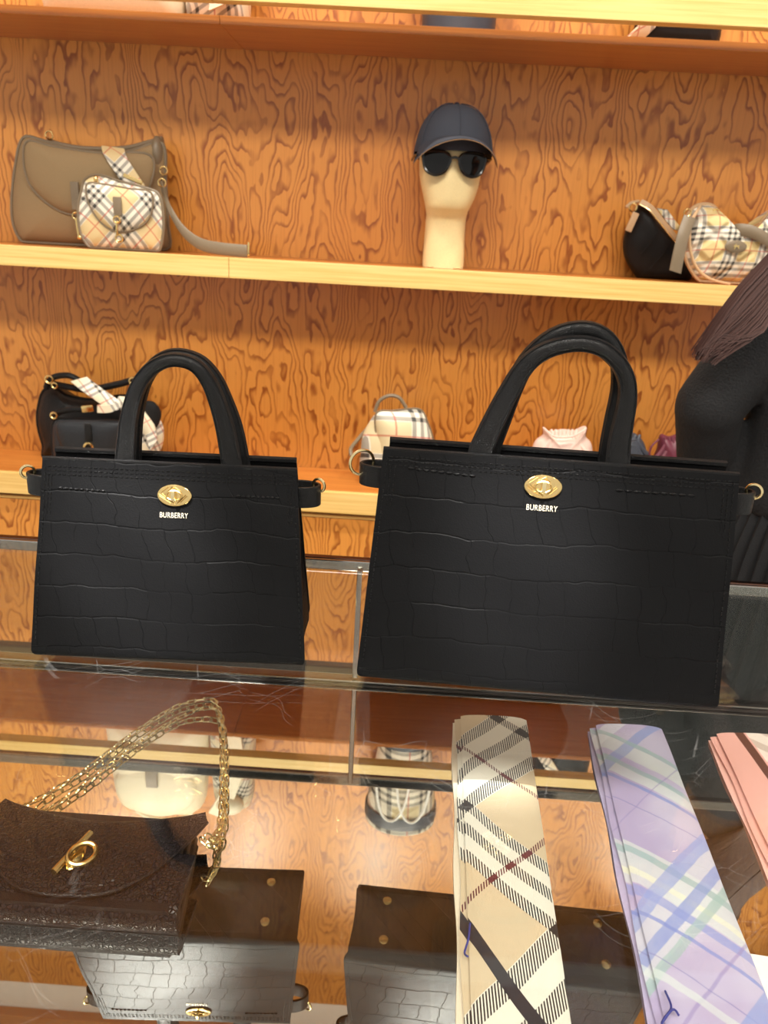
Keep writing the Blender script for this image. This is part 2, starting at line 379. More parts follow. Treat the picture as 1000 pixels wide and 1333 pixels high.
B().box((0, 2.24, .035), (6.38, .16, .07)).build('plinth', 'seal', bc, False, (0, YW, 0))
for i in range(7):
    x = SX-2.745+i*.9150
    d = B().box((x+.4575, 2.135, .31), (.912, .02, .49), .001).build('door', 'wall', bc, False, (0, YW, 0))
    B().box((x+.4575, 2.133, .562), (.912, .022, .008), .001).build('door_edge', 'edge', d, False, (0, YW, 0))
# ceiling spots
for i, (x, y, aim, w, cone) in enumerate(SPOTS):
    wall = y > .5
    t = thing('ceiling_spot', 'round white ceiling spot over the aisle before the shelves' if wall else 'round white ceiling spot over the customer side of the counter', 'spotlight', (x, y, CEIL), 0,
              'ceiling spots over the aisle' if wall else 'ceiling spots over the counter')
    B().torus((0, 0, -.006), .055, .008, (1, 0, 0), (0, 1, 0), 24, 8).build('ring', 'spot', t)
    B().loft([[(r*math.cos(q), r*math.sin(q), z) for q in np.linspace(0, 6.2832, 20, endpoint=False)] for r, z in ((.048, -.001), (.048, -.006), (.03, -.009))]).build('lens', 'lamp', t)
    L = bpy.data.lights.new('spot_beam', 'SPOT'); L.energy = w; L.spot_size = math.radians(cone); L.spot_blend = .45 if cone > 8 else 1.; L.shadow_soft_size = .03; L.color = (1., .94, .83) if cone > 8 else (1., .98, .95)
    lo = bpy.data.objects.new('spot_beam', L); COL.objects.link(lo); lo.parent = t; lo.location = (0, 0, -.03)
    lo.rotation_euler = (Vector(aim)-Vector((x, y, CEIL-.03))).to_track_quat('-Z', 'Y').to_euler()
for x, y, L_, W_, w in FILL_PANELS:
    t = thing('fill_panel', 'long glowing fill panel added on the ceiling out of view', 'light panel', (x, y, CEIL), 0, 'added ceiling fill panels')
    B().box((0, 0, -.006), (L_+.05, W_+.05, .012), .002).build('frame', 'spot', t, False)
    B().box((0, 0, -.014), (L_, W_, .004), .001).build('diffuser', 'panel', t, False)
    L = bpy.data.lights.new('fill_light', 'AREA'); L.shape = 'RECTANGLE'; L.size = L_; L.size_y = W_; L.energy = w; L.color = (1., .95, .86)
    lo = bpy.data.objects.new('fill_light', L); COL.objects.link(lo); lo.parent = t; lo.location = (0, 0, -.02)
# ------------------------------------------------------------------ glass counter
dc = thing('display_counter', 'glass-topped display counter with mirrored floor and glass back', 'counter', (0, .55, 0))
O = (0, .55, 0); XL, XR, YF = -1.5, 1.5, .22
SEAM = float(at(461, 820, y=YB)[0])
def cp(name, c, d, mat, bev=0., par=dc): return B().box(c, d, bev).build(name, mat, par, False, O)
cp('base', (0, (YF+YB)/2, .40), (XR-XL-.02, YB-YF-.01, .79), 'wall')
cp('mirror_floor', (0, (YF+YB)/2, ZM-.004), (XR-XL-.012, YB-YF-.004, .008), 'mirror')
cp('top_pane', (0, (YF+YB)/2-.004, ZT-.004), (XR-XL, YB-YF+.012, .008), 'glasstop')
cp('front_pane', (0, YF+.003, (ZT+ZM)/2-.004), (XR-XL, .006, ZT-ZM-.009), 'glass')
for x in (XL+.004, XR-.004): cp('end_pane', (x, (YF+YB)/2, (ZT+ZM)/2-.004), (.006, YB-YF-.016, ZT-ZM-.009), 'glass')
cp('back_pane', ((XL+SEAM)/2, YB-.006, (ZT+ZM)/2), (SEAM-XL-.004, .005, ZT-ZM-.018), 'glass')
cp('back_pane', ((XR+SEAM)/2, YB+.002, (ZT+ZM)/2), (XR-SEAM+.004, .005, ZT-ZM-.018), 'glass')
cp('post', (SEAM+.004, YB-.0025, (ZT+ZM)/2), (.007, .004, ZT-ZM-.018), 'chrome', .0012)
cp('top_rail', (0, YB+.0065, ZT-.006), (XR-XL, .005, .014), 'chrome', .0015)
cp('rail_seal', (0, YB+.0135, ZT-.004), (XR-XL, .009, .012), 'railtop', .0015)
cp('bottom_rail', (0, YB-.001, ZM+.004), (XR-XL, .016, .006), 'chrome', .001)
cp('rail_seal', (0, YB-.011, ZM+.002), (XR-XL, .003, .003), 'seal', .0005)
# ------------------------------------------------------------------ tote bags
def text_mesh(body, width, name, mat, parent, loc, rotx):
    cu_ = bpy.data.curves.new(name, 'FONT'); cu_.body = body; cu_.align_x = 'CENTER'; cu_.align_y = 'CENTER'; cu_.extrude = .012; cu_.size = 1.; cu_.space_character = 1.08; cu_.offset = .003
    to = bpy.data.objects.new(name, cu_); COL.objects.link(to); bpy.context.view_layer.update()
    me = bpy.data.meshes.new_from_object(to.evaluated_get(bpy.context.evaluated_depsgraph_get())); bpy.data.objects.remove(to)
    xs = [v.co.x for v in me.vertices]; s = width/(max(xs)-min(xs))
    for v in me.vertices: v.co = Vector((v.co.x*s, v.co.y*s*1.35, v.co.z*.02))
    me.materials.clear(); me.materials.append(M[mat]); o = bpy.data.objects.new(name, me); COL.objects.link(o); o.parent = parent
    o.location = loc; o.rotation_euler = (rotx, 0, 0); return o
def tote(label, cl, crn, h, Wt_r, D, Dt, mat, clasp_px, text_px, clasp_w, hand_f, hand_r, hw, slits, ringR):
    pl, pr = at(*cl, z=ZT), at(*crn, z=ZT); mid = (pl+pr)/2; rz = math.atan2(pr[1]-pl[1], pr[0]-pl[0]); Wb = float(np.linalg.norm(pr-pl)); Wt = Wb*Wt_r
    Z0 = ZT+.006                                                # stands on its studs
    t = thing('tote_bag', label, 'handbag', (mid[0], mid[1], Z0-.006), rz, 'black croc totes on the counter')
    ca, sa = math.cos(rz), math.sin(rz); lean = (D-Dt)/2
    def loc(p): q = np.array(p)-np.array([mid[0], mid[1], Z0-.006]); return np.array([q[0]*ca+q[1]*sa, -q[0]*sa+q[1]*ca, q[2]])
    def onfront(qx, qy):
        z = h*.8
        for _ in range(8):
            y = mid[1]+lean*z/h; p = loc(at(qx, qy, y=y)); z = p[2]
        return p
    zb = .003
    def front(s, tt, off=0.):
        z = zb+tt*(h-zb); w = Wb+(Wt-Wb)*tt; x = s*w/2
        r = .009
        if z-zb < r: x *= 1-(r-math.sqrt(max(0, r*r-(r-(z-zb))**2)))*.9/(w/2)
        y = lean*tt-.0035*(1-s*s)*math.sin(math.pi*min(1, tt*1.05))
        y += .0012*math.sin(s*5+tt*9)*math.sin(math.pi*tt)
        if z-zb < .008: y += (.008-math.sqrt(max(0, .008**2-(.008-(z-zb))**2)))
        return (x, y+off, z)
    tl = [0, .006, .014, .025, .04, .06]+list(np.linspace(.1, 1, 19)); sl = np.linspace(-1, 1, 29)
    def panel(flip, grow, top):
        b = B(); rings = []
        for tt in tl:
            f = []
            for s in sl: f.append(front(s*grow, tt*top))
            k = []
            for s in reversed(sl): k.append(front(s*grow, tt*top, .0035))
            ring = f+k
            if flip: ring = [(p[0], D-p[1], p[2]) for p in ring]
            rings.append(ring)
        return b.loft(rings)
    panel(False, 1., 1.).build('front_panel', mat, t, angle=50)
    panel(True, .975, 1.012).build('back_panel', mat, t, angle=50)
    # gusset + base, one folded shell
    rings = []
    for tt in tl:
        z = zb+tt*(h*.965-zb); w = (Wb+(Wt-Wb)*tt)/2-.004; y0 = front(0, tt)[1]+.006; y1 = D-y0; pin = .016*tt+.002
        n = 9; r = [(-w, y0, z), (-w*.5, y0, z), (0, y0, z), (w*.5, y0, z), (w, y0, z)]
        r += [(w-pin*math.sin(math.pi*i/n), y0+(y1-y0)*i/n, z) for i in range(1, n)]
        r += [(w, y1, z), (0, y1, z), (-w, y1, z)]
        r += [(-w+pin*math.sin(math.pi*i/n), y1+(y0-y1)*i/n, z) for i in range(1, n)]
        rings.append(r)
    B().loft(rings).build('gusset', mat, t, angle=50)
    # rolled rims
    B().tube([(front(s, 1.)[0], front(s, 1.)[1]+.0018, h) for s in np.linspace(-1, 1, 12)], .0022, 6).build('rim', 'black', t)
    B().tube([(s*Wt*.4875, D-lean-.0018, h*1.012-.0002) for s in np.linspace(-1, 1, 12)], .003, 6).build('rim', 'black', t)
    # stitching
    b = B()
    def stitch(p, q, d=.0042):
        p, q = np.array(p), np.array(q); L = np.linalg.norm(q-p); n = int(L/d); u = (q-p)/L; ang = math.atan2(u[2], u[0])
        for i in range(n): c = p+(q-p)*(i+.5)/n; b.box(c, (.0029, .0009, .0009), 0., Matrix.Rotation(-ang, 3, 'Y'))
    def fp(s, z): tt = (z-zb)/(h-zb); q = front(s, tt); return np.array([q[0], q[1]-.0002, q[2]])
    for dz in (.006, .0095, .013):
        ss_ = np.linspace(-.965, .965, 9)
        for i in range(8): stitch(fp(ss_[i], h-dz), fp(ss_[i+1], h-dz))
    for sg in (-1, 1):
        zz = np.linspace(.02, h-.006, 9)
        for i in range(8): stitch(fp(sg*.972, zz[i]), fp(sg*.972, zz[i+1]))
        for e in (.945, .92): stitch(fp(sg*e, h-.05), fp(sg*e, h-.012))
    b.build('stitching', 'black', t, False, kind='stuff')
    for (a, c) in slits:                                         # belt-slot seams
        pa, pc = onfront(*a), onfront(*c); b = B(); n = 9
        for i in range(n):
            u = (i+.5)/n; p = pa+(pc-pa)*u; tt = (p[2]-zb)/(h-zb); q = front(p[0]/((Wb+(Wt-Wb)*tt)/2), tt)
            b.ell((q[0], q[1]-.0002, q[2]), (abs(pc[0]-pa[0])/n*.46, .0014, .0011), 8, 6)
        b.build('slot_seam', 'black', t)
    # handles
    for nm, hp, dy in (('handle', hand_f, lean+.006), ('handle', hand_r, D-lean-.004)):
        path = smooth_open([loc(at(*p, y=mid[1]+dy)) for p in hp], 40)
        base = path[0][2]
        y_ = np.mean([p[1] for p in path])
        for i, p in enumerate(path): p[1] = y_+(0 if dy < D/2 else -.004*math.sin(math.pi*i/39)); 
        zin = h-.02
        path = [np.array([path[0][0]-.004, y_, zin])]+path+[np.array([path[-1][0]+.002, y_, zin])]
        w = lambda q: (.0045+.0035*math.sin(math.pi*q)**2, hw*(1-.36*math.sin(math.pi*q)**1.5))
        hb = B().tube(path, w, 12, up=(0, 1, 0)); ho = hb.build(nm, 'black', t)
        b = B(); N = len(path)
        for sg in (-1, 1):
            P_ = []
            for i in range(2, N-2):
                tg = path[i+1]-path[i-1]; tg /= np.linalg.norm(tg); nn = np.cross(tg, [0, 1., 0]); ww = w(i/(N-1)); P_.append(path[i]+nn*sg*ww[1]*.80+np.array([0, -ww[0]*.62, 0]))
            b.tube(P_, .0008, 5)
        b.build('edge_seam', 'black', ho)
    # clasp
    cl_ = onfront(*clasp_px); tt = (cl_[2]-zb)/(h-zb); q = front(cl_[0]/((Wb+(Wt-Wb)*tt)/2), tt); tilt = math.atan2(lean, h); Rx = Matrix.Rotation(-tilt, 3, 'X')
    c = Vector((q[0], q[1]-.001, q[2])); a, bb = clasp_w/2, clasp_w*.325
    def el(k, y): return [Rx @ Vector((a*k*math.cos(w), y, bb*k*math.sin(w)))+c for w in np.linspace(0, 6.28319, 40, endpoint=False)]
    pt = B().loft([el(1, .0), el(1, -.0012), el(.96, -.0019), el(.90, -.0021)]).build('clasp_plate', 'gold', t)
    b = B()
    for (x0, z0, x1, z1) in [(-.8, .25, -.35, .8), (-.62, -.05, -.1, .85), (-.9, -.1, -.2, -.75), (-.75, .15, .05, -.85), (-.95, .1, -.55, -.3), (.2, -.75, .72, .1), (.38, -.65, .8, .0), (.05, .8, .35, .45), (-.3, .55, .1, .85), (-.5, -.5, -.25, -.25)]:
        P_ = [Rx @ Vector((a*(x0+(x1-x0)*i/3)*.94, -.0021, bb*(z0+(z1-z0)*i/3)*.94))+c for i in range(4)]; b.tube(P_, .00055, 4)
    b.build('engraving', 'groove', pt)
    b = B(); ring = [Rx @ Vector((a*.44*math.cos(w), -.0030, bb*.44*math.sin(w)))+c for w in np.linspace(0, 6.28319, 25)]; b.tube(ring, .0009, 6, False); b.build('turn_ring', 'gold', pt)
    B().box(c+Rx @ Vector((0, -.0048, 0)), (a*.22, .006, bb*.85), .0006, Rx).build('turn_knob', 'brass', pt)
    tp = onfront(*text_px); tt = (tp[2]-zb)/(h-zb); q = front(tp[0]/((Wb+(Wt-Wb)*tt)/2), tt)
    text_mesh('BURBERRY', clasp_w*.82, 'lettering', 'foil', t, (q[0], q[1]-.0007, q[2]), math.pi/2-tilt)
    # side tabs with rings
    for sg in (-1, 1):
        zt = h-.027; w0 = Wt/2; yc = D/2
        P_ = [(sg*(w0-.012), yc-.010, zt), (sg*(w0+.004), yc-.011, zt), (sg*(w0+.016), yc-.007, zt), (sg*(w0+.020), yc, zt), (sg*(w0+.016), yc+.007, zt), (sg*(w0+.004), yc+.011, zt), (sg*(w0-.012), yc+.010, zt)]
        tb = B().ribbon(smooth_open(P_, 22), np.array([0, 0, .020]), .003).build('side_tab', 'black', t)
        B().torus((sg*(w0+.0195), yc-.002, zt+.010), (ringR if sg < 0 else .0062), .0014, (math.cos(.5), -sg*math.sin(.5), 0), (0, 0, 1), 22, 7).build('ring', 'brass', tb)
    for sx in (-1, 1):
        for y in (.026, D-.026):
            b = B(); x = sx*(Wb/2-.042)
            b.loft([[(x+r*math.cos(w), y+r*math.sin(w), z) for w in np.linspace(0, 6.28319, 16, endpoint=False)] for r, z in ((.006, .006), (.006, .002), (.005, .0006), (.002, .0))]).build('stud_foot', 'gold', t)
    return t
toteL = tote('smaller black croc-embossed leather tote with gold oval turn clasp', (40, 860), (397, 874), .186, .895, .108, .026, 'croc_s', (228, 644), (227, 670), .0312,
     [(164, 600), (166, 570), (170, 538), (181, 502), (200, 478), (225, 468), (252, 474), (270, 494), (282, 522), (293, 560), (301, 606)],
     [(172, 600), (174, 565), (179, 530), (190, 494), (208, 470), (232, 461), (260, 469), (279, 490), (292, 520), (304, 558), (312, 604)], .0098,
     [((78, 632), (140, 637)), ((307, 646), (364, 650))], .0060)
toteR = tote('larger black croc-embossed leather tote with gold oval turn clasp', (463, 888), (934, 931), .215, .93, .105, .026, 'croc_l', (707, 633), (705, 661), .0328,
     [(627, 585), (640, 556), (660, 516), (684, 477), (712, 456), (748, 447), (780, 452), (803, 470), (815, 494), (816, 520), (811, 548), (806, 575), (804, 598)],
     [(640, 575), (652, 545), (668, 505), (690, 464), (722, 436), (757, 427), (785, 436), (802, 462), (806, 500), (799, 545), (795, 575), (794, 592)], .0108,
     [((530, 611), (620, 621)), ((800, 636), (903, 642))], .0115)
# ------------------------------------------------------------------ clutch with chain
zc = .030
ck = np.array([-.264, .478, ZM])
ang = 0.
cl = thing('clutch_bag', 'dark brown grained leather clutch with gold ring clasp on mirrored floor', 'handbag', (ck[0], ck[1], ZM), ang)
HW = .101; DP = .104
def clx(x, y, z): return (x, y, z)
# body: three accordion layers
for k in range(3):
    z0 = .0008+k*.0088; b = B(); rings = []
    for y in np.linspace(0, DP, 10):
        e = min(y, DP-y); lift = .0016*math.sin(y*60+k)
        rings.append([(x, y, z) for x, z in ((-HW+.004*k, z0), (HW-.004*k-(.012*(y/DP)), z0), (HW-.004*k+.002-(.012*(y/DP)), z0+.004), (HW-.004*k-(.012*(y/DP)), z0+.008), (-HW+.004*k, z0+.008), (-HW+.004*k-.002, z0+.004))])
    b.loft(rings).build('body_fold', 'brown2', cl, angle=60)
b = B(); rings = []                                              # front pocket with rounded lip
for x in np.linspace(-HW, HW, 16):
    rings.append([(x, y, z) for y, z in ((.0, .002), (-.003, .008), (-.003, .018), (.001, .024), (.010, .0270), (.060, .0290), (.060, .024), (.012, .020), (.004, .002))])
b.loft(rings).build('front_panel', 'brown', cl, angle=60)
# flap
xs = np.linspace(-1, 1, 41); rows = 16; top = []; bot = []
for i in range(rows):
    t_ = i/(rows-1); rt = []; rb = []
    for s in xs:
        x = s*(HW+.001-.010*(1-t_)*.5)
        yb = DP-.002+.004*abs(s)**2-.005*math.cos(s*3.0)            # wavy back edge
        yf = .005+.094*abs(s)**2.9                                 # curved front lip
        y = yb+(min(yf, yb-.006)-yb)*t_
        z = .0335+.004*math.sin(math.pi*t_)*(1-s*s)-(.012 if t_ == 0 else .003 if i == 1 else 0)-.0015*t_
        rt.append((x, y, z)); rb.append((x, y+(.0 if t_ else -.002), z-.0028))
    top.append(rt); bot.append(rb)
b = B(); b.loft([top[i]+list(reversed(bot[i])) for i in range(rows)]); fl = b.build('flap', 'brown', cl, angle=50)
B().tube([(p[0], p[1], p[2]-.0012) for p in top[-1]], .0017, 6).build('piping', 'brown2', fl)
# clasp: bar and ring
bx = HW*.0
P0, P1 = (bx-.011, .022, .0375), (bx+.004, .066, .0410)
B().tube([np.array(P0)+(np.array(P1)-np.array(P0))*k for k in np.linspace(0, 1, 10)], lambda t_: .0034*(1-.2*t_), 8).build('clasp_bar', 'gold', cl)
B().torus((bx+.0065, .040, .0415), .0122, .0024, (math.cos(.9), math.sin(.9), .0), (-math.sin(.9)*.95, math.cos(.9)*.95, .25), 24, 8, 1.0, .8).build('clasp_ring', 'gold', cl)
B().ell((bx+.0, .042, .0365), (.007, .016, .0025)).build('clasp_base', 'gold', cl)
# chain: every link its own piece
ch = bpy.data.objects.new('chain', None); COL.objects.link(ch); ch.parent = cl
def link_mesh():
    b = B(); L, Wd = .0062, .0031; rings = []; pts = []
    for i in range(20):
        w = 2*math.pi*i/20; pts.append((math.copysign(abs(math.cos(w))**.6, math.cos(w))*L, math.copysign(abs(math.sin(w))**.8, math.sin(w))*Wd, 0))
    for i in range(20):
        t_ = np.array(pts[(i+1) % 20])-np.array(pts[i-1]); t_ /= np.linalg.norm(t_); nn = np.cross(t_, [0, 0, 1.])
        rings.append([np.array(pts[i])+nn*.0009*math.cos(q)+np.array([0, 0, 1.])*.0009*math.sin(q) for q in np.linspace(0, 6.28319, 6, endpoint=False)])
    rings.append(rings[0]); b.loft(rings, False); return b
lk0 = None
ci = Matrix.Translation((ck[0], ck[1], ZM)) @ Matrix.Rotation(ang, 4, 'Z'); ci = ci.inverted()
chains = [[(268, 1088, .030), (280, 1092, .016), (288, 1062, .004), (290, 1000, .004), (288, 940, .004), (280, 913, .004), (262, 911, .004), (225, 922, .004), (170, 957, .004), (110, 1003, .004), (60, 1034, .004), (20, 1056, .012)],
          [(270, 1098, .022), (284, 1098, .010), (293, 1066, .004), (294, 1004, .004), (291, 950, .004), (285, 926, .008), (266, 922, .008), (232, 935, .004), (180, 967, .004), (120, 1014, .004), (75, 1046, .004), (45, 1062, .012)],
          [(262, 1092, .024), (272, 1100, .020), (282, 1086, .010), (286, 1078, .008), (280, 1105, .012), (272, 1112, .010)]]
for cpx in chains:
    P_ = smooth_open([at(p[0], p[1], z=ZM+p[2]) for p in cpx], 400); acc = 0.; k = 0; last = P_[0]
    for i in range(1, len(P_)):
        acc += np.linalg.norm(P_[i]-P_[i-1])
        if acc >= .0098:
            acc = 0.; d = Vector(P_[i]-last); c = Vector((P_[i]+last)/2); last = P_[i]
            if lk0 is None: lk0 = link_mesh().build('chain_link', 'brass', ch); o = lk0
            else: o = lk0.copy(); COL.objects.link(o)
            q = d.to_track_quat('X', 'Z').to_matrix().to_4x4() @ Matrix.Rotation((.35 if k % 2 else 1.35)+random.uniform(-.2, .2), 4, 'X')
            o.matrix_local = ci @ Matrix.Translation(c) @ q; k += 1
# ------------------------------------------------------------------ ties
def tie(name, label, tl, tr, bl, br, top_mat, back_mat, thread=None, folds=((-.006, .0), (-.002, .004))):
    z = ZM+.016
    a, b_, c, d = (at(*tl, z=z), at(*tr, z=z), at(*bl, z=z), at(*br, z=z)); cen = (a+b_)/2
    t = thing(name, label, 'necktie', (cen[0], cen[1], ZM), 0, 'folded ties in the counter')
    yend = .285
    def edge(p, q, y): k = (y-p[1])/(q[1]-p[1]); return p[0]+(q[0]-p[0])*k
    def layer(nm, z0, th, dl, dr, mat, dome, fold=False):
        bb = B(); rings = []; n = 17
        for y in np.linspace(cen[1]+dr*.3, yend, 44):
            xl, xr = edge(a, c, y)+dl+(.0012*math.sin(y*40+dl*900) if fold else 0), edge(b_, d, y)+dr; u = np.linspace(0, 1, n)
            tp = [(xl+(xr-xl)*q, y, ZM+z0+th*.5+(th*.5+dome)*(1-abs(2*q-1)**3.5)**.6+.0007*math.sin(y*45+q*5)) for q in u]
            bt = [(xl+(xr-xl)*q, y, ZM+z0+th*.5-(th*.5)*(1-abs(2*q-1)**6)**.5) for q in u[1:-1][::-1]]
            rings.append(tp+bt)
        return bb.loft(rings).build(nm, mat, t, off=(cen[0], cen[1], ZM), angle=70)
    layer('under_fold', .0003, .0042, folds[0][0], -.006, back_mat, 0., True)
    layer('middle_fold', .0047, .0042, folds[1][0], -.003, top_mat, 0., True)
    layer('front_blade', .0091, .0045, folds[1][1], 0., top_mat, .0012)
    if thread:
        P_ = [at(p[0], p[1], z=ZM+p[2])-np.array([cen[0], cen[1], ZM]) for p in thread]
        B().tube(smooth_open(P_, 24), .0009, 5).build('tag_thread', 'thread', t)
    return t
tie('necktie', 'beige, white and black check silk tie with a broad navy stripe', (596, 928), (686, 933), (608, 1333), (746, 1333), 'tie1', 'tiebk', [(612, 1202, .017), (610, 1222, .020), (605, 1240, .012), (609, 1245, .018)])
tie('necktie', 'lavender silk tie with blue and green watercolour stripes', (772, 938), (863, 946), (862, 1333), (1012, 1322), 'tie2', 'tie2bk', [(866, 1290, .017), (874, 1311, .021), (866, 1324, .020), (862, 1332, .018), (876, 1314, .021), (884, 1322, .018)])
tie('necktie', 'pale pink silk tie with brown and white stripes', (930, 951), (1022, 956), (1105, 1333), (1252, 1322), 'tie3', 'tie3bk')
# small white card beside the lavender tie
ca_ = at(992, 1280, z=ZM)
t = B().box((0, 0, .0006), (.036, .075, .0010), .0003).build('price_card', 'white', None, False); t.location = (ca_[0]+.012, ca_[1]-.012, ZM+.0003); t.rotation_euler = (0, 0, -.1)
tag(t, 'small blank white card lying beside the lavender tie', 'card')
# ------------------------------------------------------------------ shelf bags
def part_pillow(nm, pts, y, depth, mat, par, off, zmin=None, e=2.4, n=72, pipe=None, pm='taupe'):
    ol = outline(pts, y, zmin if zmin is None else zmin+(pipe or 0), n); b = B(); pillow(b, ol, depth, e); o = b.build(nm, mat, par, off=off, angle=60)
    if pipe: B().tube([p+np.array([0, -depth*.08, 0]) for p in ol]+[ol[0]+np.array([0, -depth*.08, 0])], pipe, 6, False).build('piping', pm, o, off=off)
    return o
def strap(nm, pts, y, wpx, mat, par, off, th=.003, vert=False, n=24):
    """strap traced in the photo; wpx = (dx,dy) photo vector of its width; pts (x,y,depth)"""
    P_ = smooth_open([at(p[0], p[1], y=p[2]) for p in pts], n)
    w0 = at(pts[0][0]+wpx[0], pts[0][1]+wpx[1], y=pts[0][2])-at(pts[0][0], pts[0][1], y=pts[0][2])
    return B().ribbon(P_, w0, th).build(nm, mat, par, off=off, angle=60)
def cord(nm, pts, r, mat, par, off, n=24):
    return B().tube(smooth_open([at(p[0], p[1], y=p[2]) for p in pts], n), r, 8).build(nm, mat, par, off=off)
def gring(nm, p, y, R, r, par, off, mat='gold', sx=1., sy=1.):
    return B().torus(at(p[0], p[1], y=y), R, r, (1, 0, 0), (0, 0, 1), 20, 7, sx, sy).build(nm, mat, par, off=off)
def base(pxx, y, z): p = at(pxx, 320, y=y); return (float(p[0]), y, z)
# taupe suede bag
off = base(115, 2.270, ZU); t = thing('shoulder_bag', 'large taupe suede shoulder bag with leather trim on the middle shelf', 'handbag', off)
part_pillow('body', [(32, 180), (60, 184), (110, 198), (165, 198), (205, 186), (216, 196), (217, 240), (220, 290), (214, 330), (120, 335), (60, 330), (34, 318), (20, 295), (17, 262), (22, 215)], 2.270, .10, 'suede', t, off, ZU, 3.2, pipe=.0045)
fo = part_pillow('flap', [(37, 184), (72, 191), (130, 199), (196, 202), (197, 240), (176, 268), (140, 279), (102, 280), (78, 274), (55, 258), (39, 238), (32, 210)], 2.225, .062, 'suede', t, off, None, 3., pipe=.0035)
cord('top_strap', [(62, 182, 2.290), (75, 188, 2.290), (110, 194, 2.290), (160, 194, 2.290), (195, 186, 2.290), (212, 181, 2.290)], .008, 'taupe', t, off)
gring('ring', (64, 176), 2.280, .010, .0022, t, off)
B().ell(at(206, 200, y=2.270), (.018, .03, .045)).build('side_gusset', 'taupe', t, off=off)
gring('ring', (213, 222), 2.230, .010, .0022, t, off)
B().box(at(98, 255, y=2.185), (.022, .006, .07), .002).build('tab', 'taupe', t, off=off)
gring('clasp_ring', (99, 281), 2.190, .009, .0025, t, off); cord('clasp_bar', [(99, 284, 2.188), (101, 296, 2.187), (103, 308, 2.187)], .0035, 'gold', t, off, 8); B().ell(at(104, 309, y=2.188), (.008, .005, .006)).build('clasp_end', 'gold', t, off=off)
# small plaid saddle bag
off = base(158, 2.170, ZU); t = thing('saddle_bag', 'small beige check saddle bag leaning on the suede bag', 'handbag', off)
part_pillow('body', [(108, 246), (113, 233), (130, 228), (160, 237), (195, 246), (208, 254), (213, 275), (213, 305), (205, 330), (175, 338), (140, 336), (118, 322), (106, 302), (103, 272)], 2.165, .060, 'plaid', t, off, ZU, 3., pipe=.0042)
part_pillow('flap', [(114, 240), (135, 240), (170, 246), (196, 250), (199, 270), (190, 290), (168, 301), (148, 300), (130, 287), (116, 264)], 2.138, .040, 'plaid', t, off, None, 3., pipe=.0030)
B().box(at(153, 268, y=2.114), (.022, .006, .044), .002).build('tab', 'taupe', t, off=off)
gring('clasp_ring', (152, 286), 2.111, .0085, .0024, t, off); cord('clasp_bar', [(152, 288, 2.109), (152, 298, 2.108), (152, 306, 2.109)], .003, 'gold', t, off, 8); gring('clasp_hook', (155, 310), 2.114, .009, .0028, t, off)
B().ell(at(125, 234, y=2.140), (.006, .006, .01)).build('stud', 'gold', t, off=off)
strap('check_strap', [(147, 192, 2.225), (150, 203, 2.198), (162, 222, 2.185), (174, 240, 2.178)], 0, (30, 4), 'plaid', t, off)
B().box(at(173, 233, y=2.178), (.052, .005, .010), .001, Matrix.Rotation(.35, 3, 'Y')).build('buckle', 'gold', t, off=off)
strap('shoulder_strap', [(210, 240, 2.180), (216, 258, 2.170), (224, 278, 2.170), (240, 302, 2.165), (262, 318, 2.155), (290, 324, 2.145), (322, 327, 2.140)], 0, (1, 17), 'taupe', t, off, .004, n=40)
gring('strap_ring', (211, 238), 2.175, .010, .0022, t, off)
B().box(at(324, 324, y=2.140), (.005, .008, .034), .001).build('strap_end', 'gold', t, off=off)
# mannequin head
ym = 2.225; off = (float(at(578, 348, y=ym)[0]), ym, ZU)
t = thing('mannequin_head', 'cream abstract mannequin head on long neck wearing cap and sunglasses', 'mannequin', off)
rows_ = [(349, 550, 603, .046, 0), (340, 550, 604, .046, 0), (310, 552.5, 605, .045, 0), (290, 554, 606, .046, 0), (281, 555, 607, .050, -.004), (274, 554, 609, .062, -.016), (268, 553, 612, .070, -.018), (258, 551, 617, .074, -.016), (244, 548, 622, .080, -.011), (230, 546, 625, .086, -.006), (212, 546, 628, .090, 0), (196, 546, 631, .092, .002), (180, 549, 629, .090, .002), (166, 554, 624, .080, .003), (154, 565, 612, .060, .004), (147, 580, 600, .03, .004)]
b = B(); rings = []
for py, l, r_, hd, yo in rows_:
    hd *= 1.06
    L_, R_ = at(l, py, y=ym), at(r_, py, y=ym); cx = (L_[0]+R_[0])/2; hw = (R_[0]-L_[0])/2; z = (L_[2]+R_[2])/2
    if py == 349: z = ZU
    ring = []
    for w in np.linspace(0, 2*math.pi, 40, endpoint=False):
        c_, s_ = math.cos(w), math.sin(w); x = cx+hw*math.copysign(abs(c_)**.85, c_); y = ym+yo+hd*math.copysign(abs(s_)**.85, s_)
        if s_ < 0 and 212 <= py <= 268: y -= .010*math.exp(-((x-cx+.004)/.014)**2)*(1 if py < 250 else .4)   # nose ridge
        ring.append((x, y, z))
    rings.append(ring)
b.loft(rings).build('head', 'mann', t, off=off, angle=80)
B().box((off[0], ym, ZU+.0015), (.094, .090, .003), .001).build('base_plate', 'brass', t, off=off)
